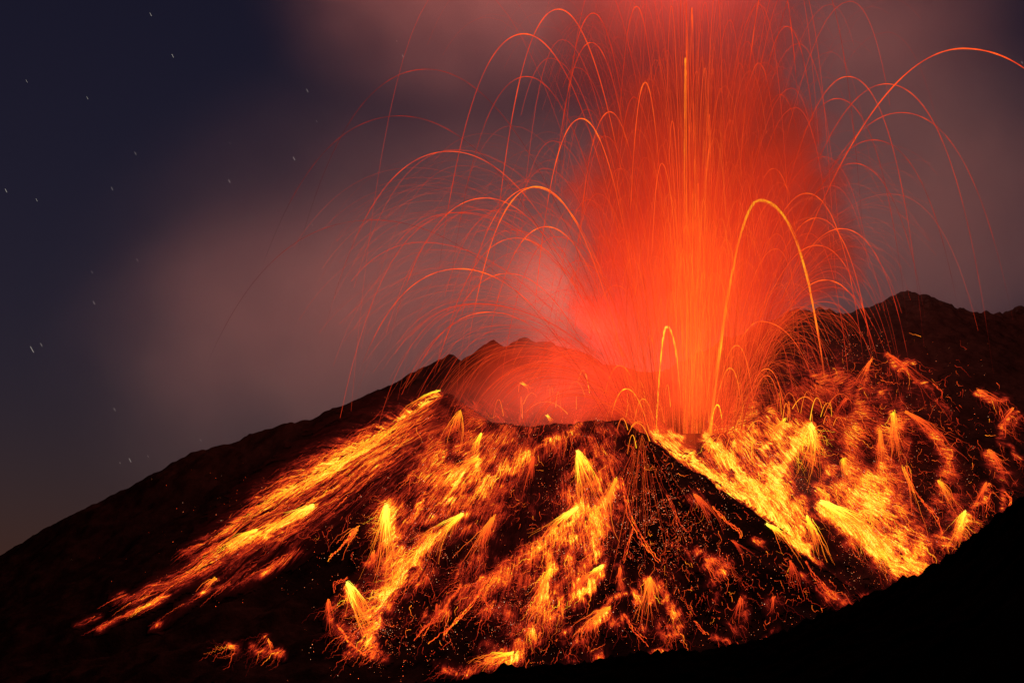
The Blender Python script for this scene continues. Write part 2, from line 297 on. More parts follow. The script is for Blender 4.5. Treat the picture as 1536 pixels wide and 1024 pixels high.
# ------------------------------------------------------------------ heat strokes (x0,y0,x1,y1,width,heat)
FLOWS = {
 'left': ('broad streaming lava avalanche down the far left flank of the cone, with a yellow core', [
  (600,650,360,820,26,.38),(660,590,632,608,5,.85),(640,606,600,628,6,.66),(640,612,500,700,12,.54),(600,630,470,706,9,.60),(560,660,400,752,15,.62),(510,690,430,735,12,.58),
  (470,762,422,786,5,1.0),(425,785,350,822,8,.78),(385,800,345,820,4,.95),(600,660,480,742,16,.58),(560,700,430,780,15,.55),
  (520,745,420,806,10,.48),(440,735,340,796,8,.68),(345,795,280,826,5,.55),(400,782,300,850,11,.6),(300,850,200,906,7,.58),
  (250,895,188,922,4,.8),(188,922,148,945,2.5,.6),(232,880,190,902,3,.52),(150,925,115,938,2,.5),(450,828,395,862,4,.62),
  (400,852,330,880,6,.46),(324,873,300,892,4,.8),(300,890,238,942,3,.46),(242,937,228,943,2.5,.8),(186,892,172,900,3.5,.55),(640,650,560,705,14,.45)]),
 'rimwest': ('orange lava field spread below the left corner of the crater rim', [
  (760,650,640,760,34,.34),(690,620,640,680,18,.36),(720,650,690,720,22,.42),(760,660,700,720,24,.42),(800,660,740,700,20,.40),(722,655,718,675,4,.85),(718,690,722,705,4,.85),
  (700,705,680,722,5,.75),(870,640,790,686,5,.66),(790,686,720,742,7,.66),(850,652,770,705,14,.42),(665,690,640,705,9,.55),
  (650,720,600,770,26,.50),(690,730,650,790,24,.52),(720,720,700,780,16,.45),(640,700,620,720,12,.45),(682,748,670,762,5,.85),(694,774,662,800,6,.95)]),
 'west': ('yellow forked lava run below the cone-shaped burst, ending at the dark foot left of centre', [
  (620,790,585,890,26,.34),(580,762,586,800,11,.95),(588,800,596,845,16,.6),(662,800,622,838,9,.86),(622,838,590,880,9,.74),(590,880,575,905,8,.8),(575,900,565,930,9,.92),
  (565,930,548,968,7,.84),(610,800,600,850,18,.52),(640,820,610,860,14,.5),(520,878,526,900,6,.95),(524,890,562,930,7,.68),(524,900,522,920,5,.7),(540,950,556,976,8,.68),(515,940,535,975,4,.6),(548,975,520,985,3,.6),
  (560,970,570,980,8,.7),(630,880,600,900,8,.5),(505,900,492,925,3,.6),(492,925,512,955,3,.55),(565,832,556,845,6,.75),(640,845,650,870,8,.45)]),
 'ribs': ('ragged red lava streaks over the dark ribs left of the centre gully', [
  (790,740,730,850,22,.25),(742,780,722,820,7,.6),(722,820,716,870,6,.45),(760,700,740,760,10,.4),(800,690,790,730,7,.5),(795,745,812,790,6,.45),(835,750,800,780,10,.38),(690,880,640,940,3,.5),(716,870,690,900,3,.55),
  (790,840,730,880,10,.52),(800,820,760,860,12,.48),(740,870,700,905,5,.5),(722,872,728,880,5,.75),(738,908,720,925,6,.6),(660,912,672,922,4,.6),(640,920,634,928,3,.8),(700,850,690,870,7,.4),(660,1000,690,1006,4,.65),(672,996,668,1004,3,.7)]),
 'centre': ('wide orange lava apron down the centre gully, with two yellow tongues beneath a fan burst', [
  (880,660,860,820,30,.36),(840,820,760,930,26,.32),(866,680,884,706,5,.95),(872,700,886,760,24,.52),(900,700,905,760,20,.5),(880,740,860,800,22,.52),(910,650,890,690,16,.42),(926,722,906,762,5,.84),(906,762,890,830,8,.66),(890,830,866,872,10,.6),
  (866,765,836,796,5,1.0),(836,796,786,842,8,.66),(850,800,806,850,16,.54),(880,800,850,850,18,.56),(892,780,880,830,12,.6),(905,853,882,880,6,.92),(882,880,842,900,6,.82),(862,892,800,950,9,.66),
  (800,950,745,990,8,.68),(782,984,758,996,6,.96),(760,990,704,1012,6,.62),(826,858,816,890,6,.88),(812,890,788,950,9,.6),(840,860,800,920,14,.5),(770,940,740,985,8,.5),(740,960,720,975,5,.55)]),
 'spur': ('small scattered lava patches over the dark central spur and its foot', [
  (985,880,1000,920,16,.25),(975,872,940,888,3.5,.72),(940,888,918,905,3,.6),(955,885,958,908,4.5,.84),(977,880,978,905,4,.95),(985,875,1005,898,4.5,.72),(1000,900,1010,925,5,.85),(1010,920,1032,936,4,.66),
  (1058,852,1062,858,6,.82),(1048,828,1072,846,3.5,.65),(1096,850,1062,876,3.5,.62),(1088,842,1092,848,5,.7),(1020,942,1000,957,5,.7),(1002,935,994,948,6,.55),(980,978,1000,979,4,.9),(1072,962,1092,966,4,.85),(1112,904,1115,925,4,.62),(1160,902,1154,912,5,.65),
  (914,920,872,944,6,.82),(905,922,850,952,5,.55),(934,926,918,940,5,.6),(1074,896,1066,910,3,.6),(1100,940,1110,945,4,.6),(890,980,900,990,7,.6),(852,990,862,996,4,.6),(868,962,878,958,3,.55),(1130,810,1145,816,4,.7),(1010,820,1040,830,3,.55),
  (1155,962,1148,962,2,.6),(1160,945,1164,943,3,.7),(1230,880,1260,905,5,.45),(1200,860,1240,900,3,.5),(1260,895,1275,905,5,.6),(930,856,932,875,4,.62),(1035,745,1060,770,3,.5),(1042,735,1060,760,3,.4),(960,935,970,945,4,.6)]),
 'torrent': ('brightest yellow lava torrent pouring along the edge of the central spur', [
  (985,653,1052,702,8,1.0),(1052,702,1130,762,9,1.0),(1130,762,1190,814,9,.94),(1190,812,1240,850,8,.97),(1240,850,1272,876,6,.95),(1270,875,1302,894,5,.8),(1002,645,1022,662,4.5,.97),
  (1022,690,1060,722,6,.6),(1060,720,1120,770,5,.7),(1100,720,1160,770,10,.84),(1212,780,1222,802,5,.92),(1222,802,1248,842,7,.86),(1160,770,1210,815,12,.8),(1285,870,1296,885,6,.6)]),
 'field': ('glittering orange and yellow lava field spread right of the vent', [
  (1100,660,1200,760,44,.46),(1058,656,1098,700,8,.88),(1098,700,1142,748,9,.84),(1090,690,1150,750,30,.52),(1130,660,1190,720,32,.52),(1150,620,1120,650,12,.60),(1170,740,1200,780,20,.66),(1140,620,1180,640,20,.52),(1178,632,1140,680,6,.86),(1142,650,1120,670,5,.7),
  (1216,642,1184,690,9,1.0),(1190,690,1164,722,9,.84),(1164,722,1180,770,14,.66),(1216,642,1240,700,8,.62),(1110,640,1060,650,8,.6),(1200,650,1165,700,14,.72),(1120,720,1180,780,16,.68),(1104,670,1098,674,5,1)]),
 'east': ('broad orange fan of lava with a long yellow head on the right flank', [
  (1290,720,1350,820,36,.40),(1230,756,1290,800,8,1.0),(1290,800,1345,845,12,.80),(1300,770,1372,842,24,.62),(1240,700,1300,750,24,.56),(1300,740,1360,800,26,.58),(1345,840,1376,856,10,.78),(1270,700,1320,740,18,.52),(1340,850,1356,862,6,.8),
  (1214,732,1250,745,5,.8),(1264,692,1272,700,4,.85),(1240,650,1290,680,10,.42),(1215,690,1230,710,8,.6),(1300,690,1312,720,9,.5),(1270,790,1330,840,10,.66),(1390,820,1370,850,9,.62),(1335,728,1332,748,8,.6),(1280,720,1330,760,14,.5)]),
 'upper': ('red veined lava streaks climbing the slope below the dark mountain on the right', [
  (1330,600,1330,720,34,.28),(1250,580,1330,640,30,.28),(1338,622,1346,632,6,.88),(1342,630,1344,665,9,.6),(1320,650,1324,700,9,.62),(1326,690,1340,720,16,.52),(1355,620,1412,662,5,.66),(1410,662,1424,700,8,.55),(1424,700,1412,755,10,.48),(1308,543,1288,585,3.5,.72),(1288,585,1290,605,4,.5),
  (1330,534,1390,585,2,.6),(1390,585,1420,620,3,.4),(1250,560,1290,610,10,.36),(1200,560,1240,620,26,.34),(1230,600,1280,640,16,.38),(1290,600,1310,640,8,.48),(1284,640,1274,665,8,.62),(1360,660,1355,700,3,.5),(1356,702,1364,770,3,.55),(1322,590,1326,595,5,.75),(1220,560,1234,570,8,.5),(1280,640,1300,625,5,.6)]),
 'edge': ('cluster of orange lava patches at the far right, above the black hill', [
  (1420,740,1440,790,20,.26),(1448,770,1440,800,8,.95),(1440,790,1426,812,7,.7),(1406,724,1420,738,5,.88),(1420,738,1430,770,6,.55),(1480,730,1462,768,4,.72),(1462,768,1450,800,4,.5),(1466,795,1470,800,6,.55),(1380,745,1410,785,3,.55),(1405,782,1420,815,4,.45),
  (1466,588,1488,600,3,.72),(1488,592,1506,604,4,.5),(1520,618,1498,638,3.5,.72),(1500,640,1502,660,3,.5),(1482,680,1494,700,4,.74),(1494,700,1512,720,7,.42),(1505,738,1508,765,4,.6),(1506,662,1532,682,2,.4),(1520,680,1536,688,3,.6),(1530,630,1524,640,3,.5),(1410,812,1416,825,4,.6),(1352,556,1366,545,3,.75),(1345,540,1355,548,3,.5)]),
 'stray': ('leftmost small orange lava patch alone on the black slope at lower left', [
  (345,968,352,974,3.5,.88),(352,970,362,965,3,.72)]),
 'strays': ('wider small orange lava patch just right of the leftmost one at lower left', [
  (383,975,420,978,4,.78),(402,957,403,968,3,.82)]),
}
HOLES = [(1200,700,1206,730,9,.55),(1225,790,1250,850,9,.85),(1250,852,1300,876,12,.9),(1300,650,1304,690,6,.6),(1370,690,1385,740,14,.6),(868,665,850,700,7,.7),(850,700,790,730,9,.6),(820,760,770,800,14,.6),(780,780,760,830,8,.6),
         (700,930,760,960,12,.9),(560,830,520,850,10,.5),(1240,660,1255,690,6,.6),(605,905,650,900,8,.8),(845,845,848,900,4,.4)]
def stroke_field(px, py, strokes, combine='max'):
    h = np.zeros(px.shape)
    for x0, y0, x1, y1, w, q in strokes:
        dx, dy = x1-x0, y1-y0; L2 = dx*dx+dy*dy+1e-6
        m = (px > min(x0, x1)-4*w) & (px < max(x0, x1)+4*w) & (py > min(y0, y1)-4*w) & (py < max(y0, y1)+4*w)
        X = px[m]; Yy = py[m]; t = ((X-x0)*dx+(Yy-y0)*dy)/L2; tc = np.clip(t, 0, 1)
        d = np.hypot(X-x0-tc*dx, Yy-y0-tc*dy)/(w*(1.15-.3*np.abs(tc-.4)))
        g = q*np.exp(-.5*(d*(.95 if q > .66 else .72))**2.2)
        h[m] = np.maximum(h[m], g)+.18*np.minimum(h[m], g)
    return h
def warp(px, py, s, amt=1.0):
    return px+fbm(px/17, py/17, 4, s)*16*amt, py+fbm(px/17, py/17, 4, s+50)*16*amt
SC = 1.0
QX = GX/GY*F+768; QY = HZ-GZ/GY*F            # where each terrain vertex is seen
vis_i = np.clip(np.rint((QX+20)/2).astype(int), 0, len(PXS)-1); vis_j = np.clip(np.rint(QY-430).astype(int), 0, len(PYS)-1)
VIS = (np.abs(DEP[vis_j, vis_i]-GY) < 60) & (GY > 1950)
WXp, WYp = warp(QX, QY, 11, .8)
_c = np.array([W(*p) for p in CRESTS[1][3]]); _cx, _cY = _c[10:, 0], _c[10:, 1]
def crestY(x): return np.interp(x, _cx, _cY, left=0)
BEHIND = {'torrent', 'field', 'east'}
FH = {}
for k, (lab, st) in FLOWS.items():
    a_ = 1.0 if k != 'left' else .3
    wx, wy = QX+(WXp-QX)*a_, QY+(WYp-QY)*a_
    h = stroke_field(wx, wy, st)
    hole = stroke_field(wx, wy, HOLES); h = h*(1-np.clip(hole, 0, 1))
    hq = np.clip((h-.70)/.2, 0, 1); h1 = h
    if k == 'left': h = h*np.clip(.84+1.5*fbm(np.arctan2(GX-CX, CY-GY)*75, np.hypot(GX-CX, GY-CY)*.006, 3, 61), .30, 1.12)
    else: h = h*np.clip(.92+1.25*fbm(QX/15, QY/15, 4, 62)+.30*fbm(QX/50, QY/50, 2, 63), .26, 1.12)
    h = h*(1-.75*hq)+h1*.75*hq
    if k in BEHIND: h = h*np.clip((GY-crestY(GX))/9, 0, 1)
    if k == 'left': h = np.where(h > .86, h, h*.92)
    h = np.where(VIS, h, 0); FH[k] = h
ALL = np.stack(list(FH.values())); OWN = ALL.argmax(0); MAXH = ALL.max(0)+.08*(np.sort(ALL, 0)[-2])
# world flow coordinates: u down the slope, v across it
TH = np.arctan2(GX-CX, CY-GY); RR = np.hypot(GX-CX, GY-CY)
nxg, nyg = len(gx), len(gy)
cellH = np.maximum.reduce([MAXH[:-1, :-1], MAXH[1:, :-1], MAXH[:-1, 1:], MAXH[1:, 1:]])
def downhill(px):
    xs = [0, 350, 600, 780, 900, 960, 1030, 1150, 1300, 1536]; an = [147, 147, 137, 128, 112, 93, 68, 48, 46, 60]
    return np.radians(np.interp(px, xs, an))      # photo angle, 0 = right, 90 = down

flow_obj = {}
names = list(FLOWS)
NT = {'left': 520, 'rimwest': 420, 'west': 380, 'ribs': 260, 'centre': 520, 'spur': 200, 'torrent': 260, 'field': 380, 'east': 460, 'upper': 340, 'edge': 160, 'stray': 14, 'strays': 24}
for fi, k in enumerate(names):
    lab, st = FLOWS[k]
    cell = (cellH > .035) & (OWN[:-1, :-1] == fi)
    if k in BEHIND: cell &= (GY[:-1, :-1] > crestY(GX[:-1, :-1])+1)
    j, i = np.nonzero(cell)
    if len(j) == 0: continue
    root = bpy.data.objects.new('lava_flow', None); C.objects.link(root)
    tag(root, lab, 'lava flow', 'lava flows down the volcano')
    c = st[0]; hp = hit([c[0]], [c[1]])[0]
    a = j*nxg+i; fc = np.stack([a, a+1, a+nxg+1, a+nxg], 1)
    u, inv = np.unique(fc, return_inverse=True); fc = inv.reshape(fc.shape)
    V = np.stack([GX, GY, GZ+1.2], -1).reshape(-1, 3)[u]
    Hh = MAXH.ravel()[u]
    if k in ('torrent', 'field', 'east', 'upper', 'edge'): fl = np.stack([np.hypot(GX-CX, GY-3620).ravel()[u], (np.arctan2(GX-CX, 3620-GY)*900).ravel()[u], np.zeros(len(u))], -1)
    else: fl = np.stack([RR.ravel()[u], (TH*520).ravel()[u], np.zeros(len(u))], -1)
    mesh('molten_crust', V, fc, M_lava, {'lava_heat': np.clip(Hh, 0, 1), 'flow': fl}, smooth=True, parent=root)
    # bouncing blocks leave molten runs: wandering threads draped on the slope
    T = Threads(); cand = np.nonzero((ALL[fi].ravel() > .22) & (OWN.ravel() == fi))[0]
    if len(cand) and NT[k]:
        NT[k] = int(NT[k]*(2.4 if k == 'left' else 1.9))
        wgt = ALL[fi].ravel()[cand]**1.3; wgt /= wgt.sum()
        pick = rng.choice(cand, NT[k], p=wgt)
        for q in pick:
            x, y = QX.ravel()[q], QY.ravel()[q]; h0 = MAXH.ravel()[q]
            x0_ = np.array([x]); y0_ = np.array([y]); ang = downhill(x)+(fbm(x0_/26, y0_/26, 2, 77)[0]*(.25 if k == 'left' else 1.1))+(.12 if x > 1050 else 0)+rng.normal(0, .03 if k == 'left' else .12); L = rng.uniform(8, 70)*rng.uniform(.4, 1); hot = rng.random() < .30*(2.6 if k == 'left' else 1.0)*(.6 if k in ('edge', 'stray', 'strays', 'spur') else 1)
            n = int(L/2.6)+3; s = np.linspace(0, L, n)
            wob = np.cumsum(rng.normal(0, .02 if k == 'left' else .17, n)); wob += rng.normal(0, .02 if k == 'left' else .42, n)
            wob -= wob.mean()*.5
            xs = x+np.cumsum(np.cos(ang+wob))*L/n; ys = y+np.cumsum(np.sin(ang+wob))*L/n
            P = hit(xs, ys, 3.0); ok = ~np.isnan(P[:, 0])
            if not ok.all(): continue
            if np.abs(np.diff(P[:, 1])).max() > 45 or (k in BEHIND and (P[:, 1] < crestY(P[:, 0])).any()): continue
            t = np.linspace(0, 1, n)
            T.add(P, rng.uniform(.12, .36)*(1.1-.7*t)*(1+.5*np.sin(np.arange(n)*1.9+q))*(1.35 if hot else .8), np.clip(h0*.74+(rng.uniform(.14, .30) if hot else rng.uniform(-.06, .12))-.20*t**1.5, .30, .86))
    t = T.build('molten_runs', M_thread, parent=root)
    if t: t['kind'] = 'stuff'
    flow_obj[k] = root

# ------------------------------------------------------------------ bursts where bombs strike the slope
# x, y, photo angle of the throw, spread(deg), length, threads, heat, label
BURSTS = [
 (580,762,95,34,75,60,1.0,'tall bell-shaped yellow burst standing above the left forked lava run'),
 (866,680,75,38,75,44,.98,'fan-shaped yellow burst at the head of the centre gully'),
 (867,766,137,16,60,34,1.0,'yellow tongue-headed burst under the fan burst in the centre gully'),
 (694,775,137,18,55,34,.97,'slanting yellow burst between the bell-shaped burst and the dark ribs'),
 (690,620,105,50,45,26,.85,'small drooping burst on the left corner of the crater rim'),
 (722,655,110,22,34,20,.95,'small upright burst just below the crater rim on its left side'),
 (718,692,150,45,44,22,.9,'yellow burst curling left below the crater rim'),
 (742,778,115,20,60,26,.8,'narrow orange burst with long legs on the dark ribs'),
 (800,690,100,28,40,20,.66,'dim red burst near the top of the dark ribs'),
 (520,878,62,38,60,34,1.0,'yellow burst beside the left fork of the lower lava run'),
 (538,796,130,40,40,14,.8,'lone thin burst left of the bell-shaped burst'),
 (492,905,90,40,34,16,.7,'dim loop-shaped burst at the lower left edge of the lava'),
 (826,858,112,20,60,30,.92,'pointed yellow burst at the lower left of the centre gully'),
 (905,853,140,20,34,20,1.0,'round-headed yellow burst at the lower right edge of the centre gully'),
 (930,856,92,16,24,14,.72,'small orange burst on the dark spur beside the centre gully'),
 (975,870,90,62,46,30,.85,'wide umbrella-shaped burst low on the dark central spur'),
 (1216,640,88,34,60,34,1.0,'bright white-yellow burst at the top of the right lava field'),
 (1230,756,38,14,95,46,1.0,'long comet-shaped yellow burst heading the right fan of lava'),
 (1210,778,70,16,60,22,.95,'slim yellow burst between the torrent and the right fan'),
 (1264,692,70,60,38,20,.9,'small spreading burst above the right fan of lava'),
 (1340,622,85,30,56,30,.9,'round-headed orange burst below the dark mountain'),
 (1320,648,88,18,50,20,.8,'narrow orange burst to the left of the round-headed one'),
 (1354,702,74,14,72,10,.85,'tall three-legged burst of thin lines on dark rock at the right'),
 (1358,620,40,14,76,26,.72,'long slanting red burst running right below the dark mountain'),
 (1408,724,60,40,40,20,.88,'orange burst above the lower right lava patches'),
 (1448,770,108,24,40,30,.97,'wide yellow burst at the lowest right corner of the lava'),
 (1480,728,115,14,46,14,.72,'thin leaning burst near the right edge of the lava'),
 (1308,541,118,14,50,16,.75,'curved red burst high on the slope under the dark mountain'),
 (1330,533,42,6,80,14,.66,'straight thin red burst sliding from the foot of the dark mountain'),
 (1482,679,52,24,44,18,.74,'orange burst by itself in the black at far right'),
 (1466,588,35,40,34,14,.72,'small two-armed burst at the upper far right'),
 (1520,616,130,18,28,12,.72,'small leaning burst against the right picture edge'),
 (1060,845,40,60,24,14,.75,'orange burst in the middle of the dark spur'),
 (1112,902,100,26,28,12,.68,'small red burst near the foot of the spur'),
 (1160,900,100,30,20,10,.66,'tiny red burst at the right foot of the spur'),
 (1185,845,80,34,34,16,.62,'pinkish claw-shaped burst beside the lower torrent'),
 (915,916,145,14,46,24,.85,'slanting orange burst at the foot left of the umbrella-shaped one'),
 (1040,745,55,18,44,16,.72,'red burst on the upper right of the dark spur'),
 (1098,815,50,20,34,10,.6,'small dim burst beside the edge of the spur'),
 (925,722,108,16,70,28,.86,'long yellow burst on the right wall of the centre gully'),
 (880,868,120,26,34,14,.7,'small orange burst close to the round-headed one'),
 (1178,632,130,18,44,20,.92,'yellow burst leaning left right of the vent'),
 (1150,790,40,14,50,24,.98,'yellow burst midway down the torrent'),
 (820,626,50,22,22,14,.98,'small yellow burst inside the crater on the near rim'),
 (782,578,30,20,14,8,.95,'tiny yellow burst on the crater back wall'),
 (660,589,146,8,70,26,.95,'yellow arrow-headed burst at the very top of the left avalanche'),
 (470,762,149,6,60,26,1.0,'flat yellow streak burst in the middle of the left avalanche'),
 (385,799,152,7,50,20,.97,'second flat yellow streak burst lower in the left avalanche'),
 (324,872,140,26,26,14,.85,'small orange burst under the left avalanche'),
 (402,964,60,40,14,8,.8,'tiny orange burst on black rock at lower left'),
 (1270,600,120,30,40,14,.6,'dim red burst below the mountain beside the plume'),
 (1232,560,110,26,36,14,.6,'dim red burst at the right foot of the plume'),
 (560,832,100,34,24,12,.78,'small yellow burst beneath the bell-shaped one'),
 (655,912,90,44,26,10,.6,'faint red burst on black rock right of the left lava run'),
 (640,868,100,34,24,10,.62,'faint orange burst among embers right of the left lava run'),
 (770,984,160,12,46,20,.95,'yellow burst at the lowest end of the centre lava'),
]
for (x, y, ang, spr, L, nth, h0, lab) in BURSTS:
    T = Threads(); A = R(ang)
    L *= 1.25
    big = h0 > .94
    for q in range(int(nth*(1.8 if big else 1.5))):
        a0 = A+R(spr)*rng.uniform(-1, 1)*rng.uniform(.35, 1); Lq = L*rng.uniform(.3, 1.05)*(1+.45*math.sin(5*(a0-A)/R(spr)+x)); ks = int(rng.integers(0, 4))
        n = 14; t = np.linspace(0, 1, n)
        side = 1 if math.cos(a0) > math.cos(A) else -1
        dirs = a0+(A-a0)*t*1.25+np.cumsum(rng.normal(0, .085, n))*np.linspace(.2, 1, n)
        jx, jy = rng.normal(0, 1.1, 2); xs = x+jx+np.concatenate([[0], np.cumsum(np.cos(dirs[1:]))*Lq/n]); ys = y+jy+np.concatenate([[0], np.cumsum(np.sin(dirs[1:]))*Lq/n])
        P = hit(xs, ys, 3.5)
        if np.isnan(P).any() or np.abs(np.diff(P[:, 1])).max() > 60: continue
        if x > 1000 and P[0, 1] > crestY(P[0, 0])+5 and (P[:, 1] < crestY(P[:, 0])+2).any(): continue
        P[:, 2] += np.sin(t*math.pi)*Lq*.07        # thrown clear of the slope, falls back
        rb = rng.uniform(.18, .46)*(1.3-.85*t); hb = np.clip(np.where(t < (.5 if big else .3), h0, min(h0, .84))-(.20 if big else .30)*t**.8*rng.uniform(.5, 1.1), .38, 1)
        T.add(P[ks:], rb[ks:], hb[ks:])
    P = hit([x, x+math.cos(A)*3, x+math.cos(A)*L*.16, x+math.cos(A)*L*.30], [y, y+math.sin(A)*3, y+math.sin(A)*L*.16, y+math.sin(A)*L*.30], 4)
    if h0 > .88 and not np.isnan(P).any() and np.abs(np.diff(P[:, 1])).max() < 60: T.add(P, np.array([.4, 1.5, 1.2, .3])*min(1.3, L/60), np.clip(h0+np.array([0, 0, -.08, -.2]), 0, 1), 6)
    o = T.build('lava_burst', M_thread)
    if o: tag(o, lab, 'lava burst', 'bursts of lava on the slope')

# ------------------------------------------------------------------ long runs that trickle over dark rock (hand traced)
RUNS = [
 ([(962,640),(958,700),(950,760),(958,820),(975,868)],.6,.55,'thin red run straight down the crest of the central spur'),
 ([(930,720),(940,770),(950,795),(968,830),(985,850),(998,878)],.8,.6,'curved red run crossing the dark spur to the umbrella-shaped burst'),
 ([(950,795),(938,830),(930,850)],.6,.55,'short red run forking left on the spur'),
 ([(1000,745),(1020,790),(1028,800)],.5,.5,'short run on the spur face'),
 ([(1068,765),(1085,785),(1105,800),(1110,818)],.7,.6,'bent pink run near the right edge of the spur'),
 ([(690,880),(665,920),(640,945),(625,965)],.8,.58,'long diagonal run down black rock left of centre'),
 ([(735,870),(700,920),(672,950),(640,975)],.9,.62,'longer parallel diagonal run down black rock left of centre'),
 ([(716,880),(735,920),(732,940)],.6,.5,'short kinked run above the lowest lava'),
 ([(936,925),(950,950),(975,975)],.7,.55,'thin run at the foot right of the slanting burst'),
 ([(1040,935),(1060,955)],.6,.55,'short pink run at the foot of the spur'),
 ([(1208,845),(1225,875),(1265,910)],.7,.5,'pinkish run along the lower edge of the torrent'),
 ([(1360,702),(1370,740),(1405,780),(1412,815)],.7,.58,'jagged run linking two bursts at right'),
 ([(1486,740),(1478,770)],.5,.5,'short vertical run at far right'),
 ([(1505,740),(1515,750),(1508,772)],.8,.58,'hooked run alone at far right'),
 ([(1500,615),(1506,640),(1502,665)],.7,.5,'short dim run at far right above the lone burst'),
 ([(590,905),(600,860),(612,820)],.5,.5,'thin run beside the forked lava run'),
 ([(505,940),(520,965),(545,985),(565,975)],.9,.62,'run tracing the lowest left edge of the lava'),
 ([(530,800),(505,830),(487,850)],.8,.62,'forked thin run on black rock left of the bell-shaped burst'),
 ([(520,870),(500,880),(503,895)],.6,.55,'angular run above the lower left burst'),
 ([(1345,560),(1360,548)],.8,.6,'very short run on the dark mountain'),
 ([(1398,578),(1412,590),(1408,608)],.6,.5,'small zigzag run on black rock under the mountain'),
]
for pts, rad, h0, lab in RUNS:
    T = Threads(); p = np.array(pts, float); L = np.r_[0, np.cumsum(np.hypot(*np.diff(p, axis=0).T))]
    for q in range(3):
        n = int(L[-1]/2.5)+3; s = np.linspace(0, L[-1]*rng.uniform(.7, 1), n)
        wx_, wy_ = np.cumsum(rng.normal(0, .5, n)), np.cumsum(rng.normal(0, .35, n))
        P = hit(np.interp(s, L, p[:, 0])+wx_+q*1.0, np.interp(s, L, p[:, 1])+wy_, 3)
        ok = ~np.isnan(P[:, 0])
        if ok.sum() < 3 or np.abs(np.diff(P[ok, 1])).max() > 90: continue
        T.add(P[ok], rad*(.75 if q else 1.0), np.clip(h0+rng.normal(0, .1, ok.sum()), .4, .9))
    o = T.build('lava_run', M_thread)
    if o: tag(o, lab, 'lava run', 'thin lava runs over dark rock')

# ------------------------------------------------------------------ short scattered runs all over the dark rock: nobody could count them
T = Threads()
for (x, y, rx, ry, m) in [(1010,800,90,90,190),(1050,900,150,55,150),(970,700,40,60,60),(740,900,130,70,130),(610,920,80,60,70),(1410,650,90,90,190),(1270,590,90,50,150),(1450,760,70,60,90),(760,760,70,60,90),(820,960,90,40,60),(1200,880,60,30,30),(450,800,120,30,60),(700,650,60,20,50),(1180,830,50,30,30),(1300,560,60,30,50)]:
    for q in range(m):
        cx_, cy_ = x+rng.normal(0, .55)*rx, y+rng.normal(0, .55)*ry
        ang = downhill(cx_)+rng.normal(0, .45)+(math.pi if rng.random() < .15 else 0); L = rng.gamma(2, 5)+4; n = int(L/2)+4
        w_ = np.cumsum(rng.normal(0, .35, n)); P = hit(cx_+np.cumsum(np.cos(ang+w_))*L/n, cy_+np.cumsum(np.sin(ang+w_))*L/n, 2.5)
        if np.isnan(P).any() or np.abs(np.diff(P[:, 1])).max() > 40: continue
        h0 = min(.80, .42+rng.gamma(1.6, .08)); T.add(P, rng.uniform(.12, .42)*(1.1-.7*np.linspace(0, 1, n)), h0-.12*np.linspace(0, 1, n))
for q in range(60):      # rays of sliding grains down the spur
    a_ = rng.normal(92, 17); L = rng.uniform(25, 130); n = int(L/3)+4; st = rng.uniform(5, 120); d_ = R(a_)
    w_ = np.cumsum(rng.normal(0, .5, n)); rr_ = st+np.linspace(0, L, n)
    P = hit(962+np.cos(d_)*rr_+w_*.7, 648+np.sin(d_)*rr_, 2.5)
    if np.isnan(P).any() or np.abs(np.diff(P[:, 1])).max() > 40: continue
    T.add(P, rng.uniform(.07, .22), np.clip(.58+rng.normal(0, .06)-.16*np.linspace(0, 1, n), .4, .75))
tag(T.build('scattered_runs', M_thread), 'countless short glowing runs scattered over the dark rock', kind='stuff')

# ------------------------------------------------------------------ white-hot embers: nobody could count them
def embers(name, n, regions, label, size=(.35, 1.0)):
    V = []; Fc = []; k = 0; hv = []
    oc = np.array([(1,0,0),(-1,0,0),(0,1,0),(0,-1,0),(0,0,1),(0,0,-1)], float)
    of = np.array([(0,2,4),(2,1,4),(1,3,4),(3,0,4),(2,0,5),(1,2,5),(3,1,5),(0,3,5)])
    wsum = sum(r[4] for r in regions)
    for (x, y, rx, ry, w) in regions:
        m = int(n*w/wsum); a = rng.normal(0, .5, (m, 2)); clump = fbm((x+a[:, 0]*rx)/9, (y+a[:, 1]*ry)/9, 2, 91)
        sel = clump+rng.uniform(-.2, .2, m) > .05; a = a[sel]
        P = hit(x+a[:, 0]*rx, y+a[:, 1]*ry, 2.2); P = P[~np.isnan(P[:, 0])]
        s = size[0]+(size[1]-size[0])*rng.random(len(P))**3; hv.append(np.repeat(rng.random(len(P))**.8, 6))
        v = P[:, None, :]+oc[None]*s[:, None, None]; V.append(v.reshape(-1, 3))
        Fc.append((of[None]+(k+np.arange(len(P))*6)[:, None, None]).reshape(-1, 3)); k += len(P)*6
    o = mesh(name, np.concatenate(V), np.concatenate(Fc), M_ember, {'lava_heat': np.concatenate(hv)}); o['kind'] = 'stuff'; o['label'] = label; return o
embers('glowing_embers', 40000, [(600,830,110,160,2.2),(560,930,80,80,1),(720,680,110,60,1.6),(860,640,160,30,1),(800,900,170,140,1.4),(880,790,70,120,1.4),(960,740,80,120,1.5),(1010,800,130,110,2.4),(1060,900,200,110,1.4),
   (1130,700,140,100,2.2),(1300,780,130,110,2.4),(1330,640,180,120,1.6),(1250,560,90,70,.9),(1440,760,80,100,.6),(480,760,260,60,.5),(380,850,200,60,.25),(1290,520,60,30,.4),(700,960,170,60,.7),(800,590,70,40,.15),(1150,690,90,70,4),(1320,800,60,60,4),(1290,740,60,60,2),(860,780,60,80,2),(650,800,60,60,2),(560,930,30,50,1.4),(800,920,60,50,1.5),(980,780,50,60,2)],
   'countless white-hot embers strewn over the slopes', (.16, .60))

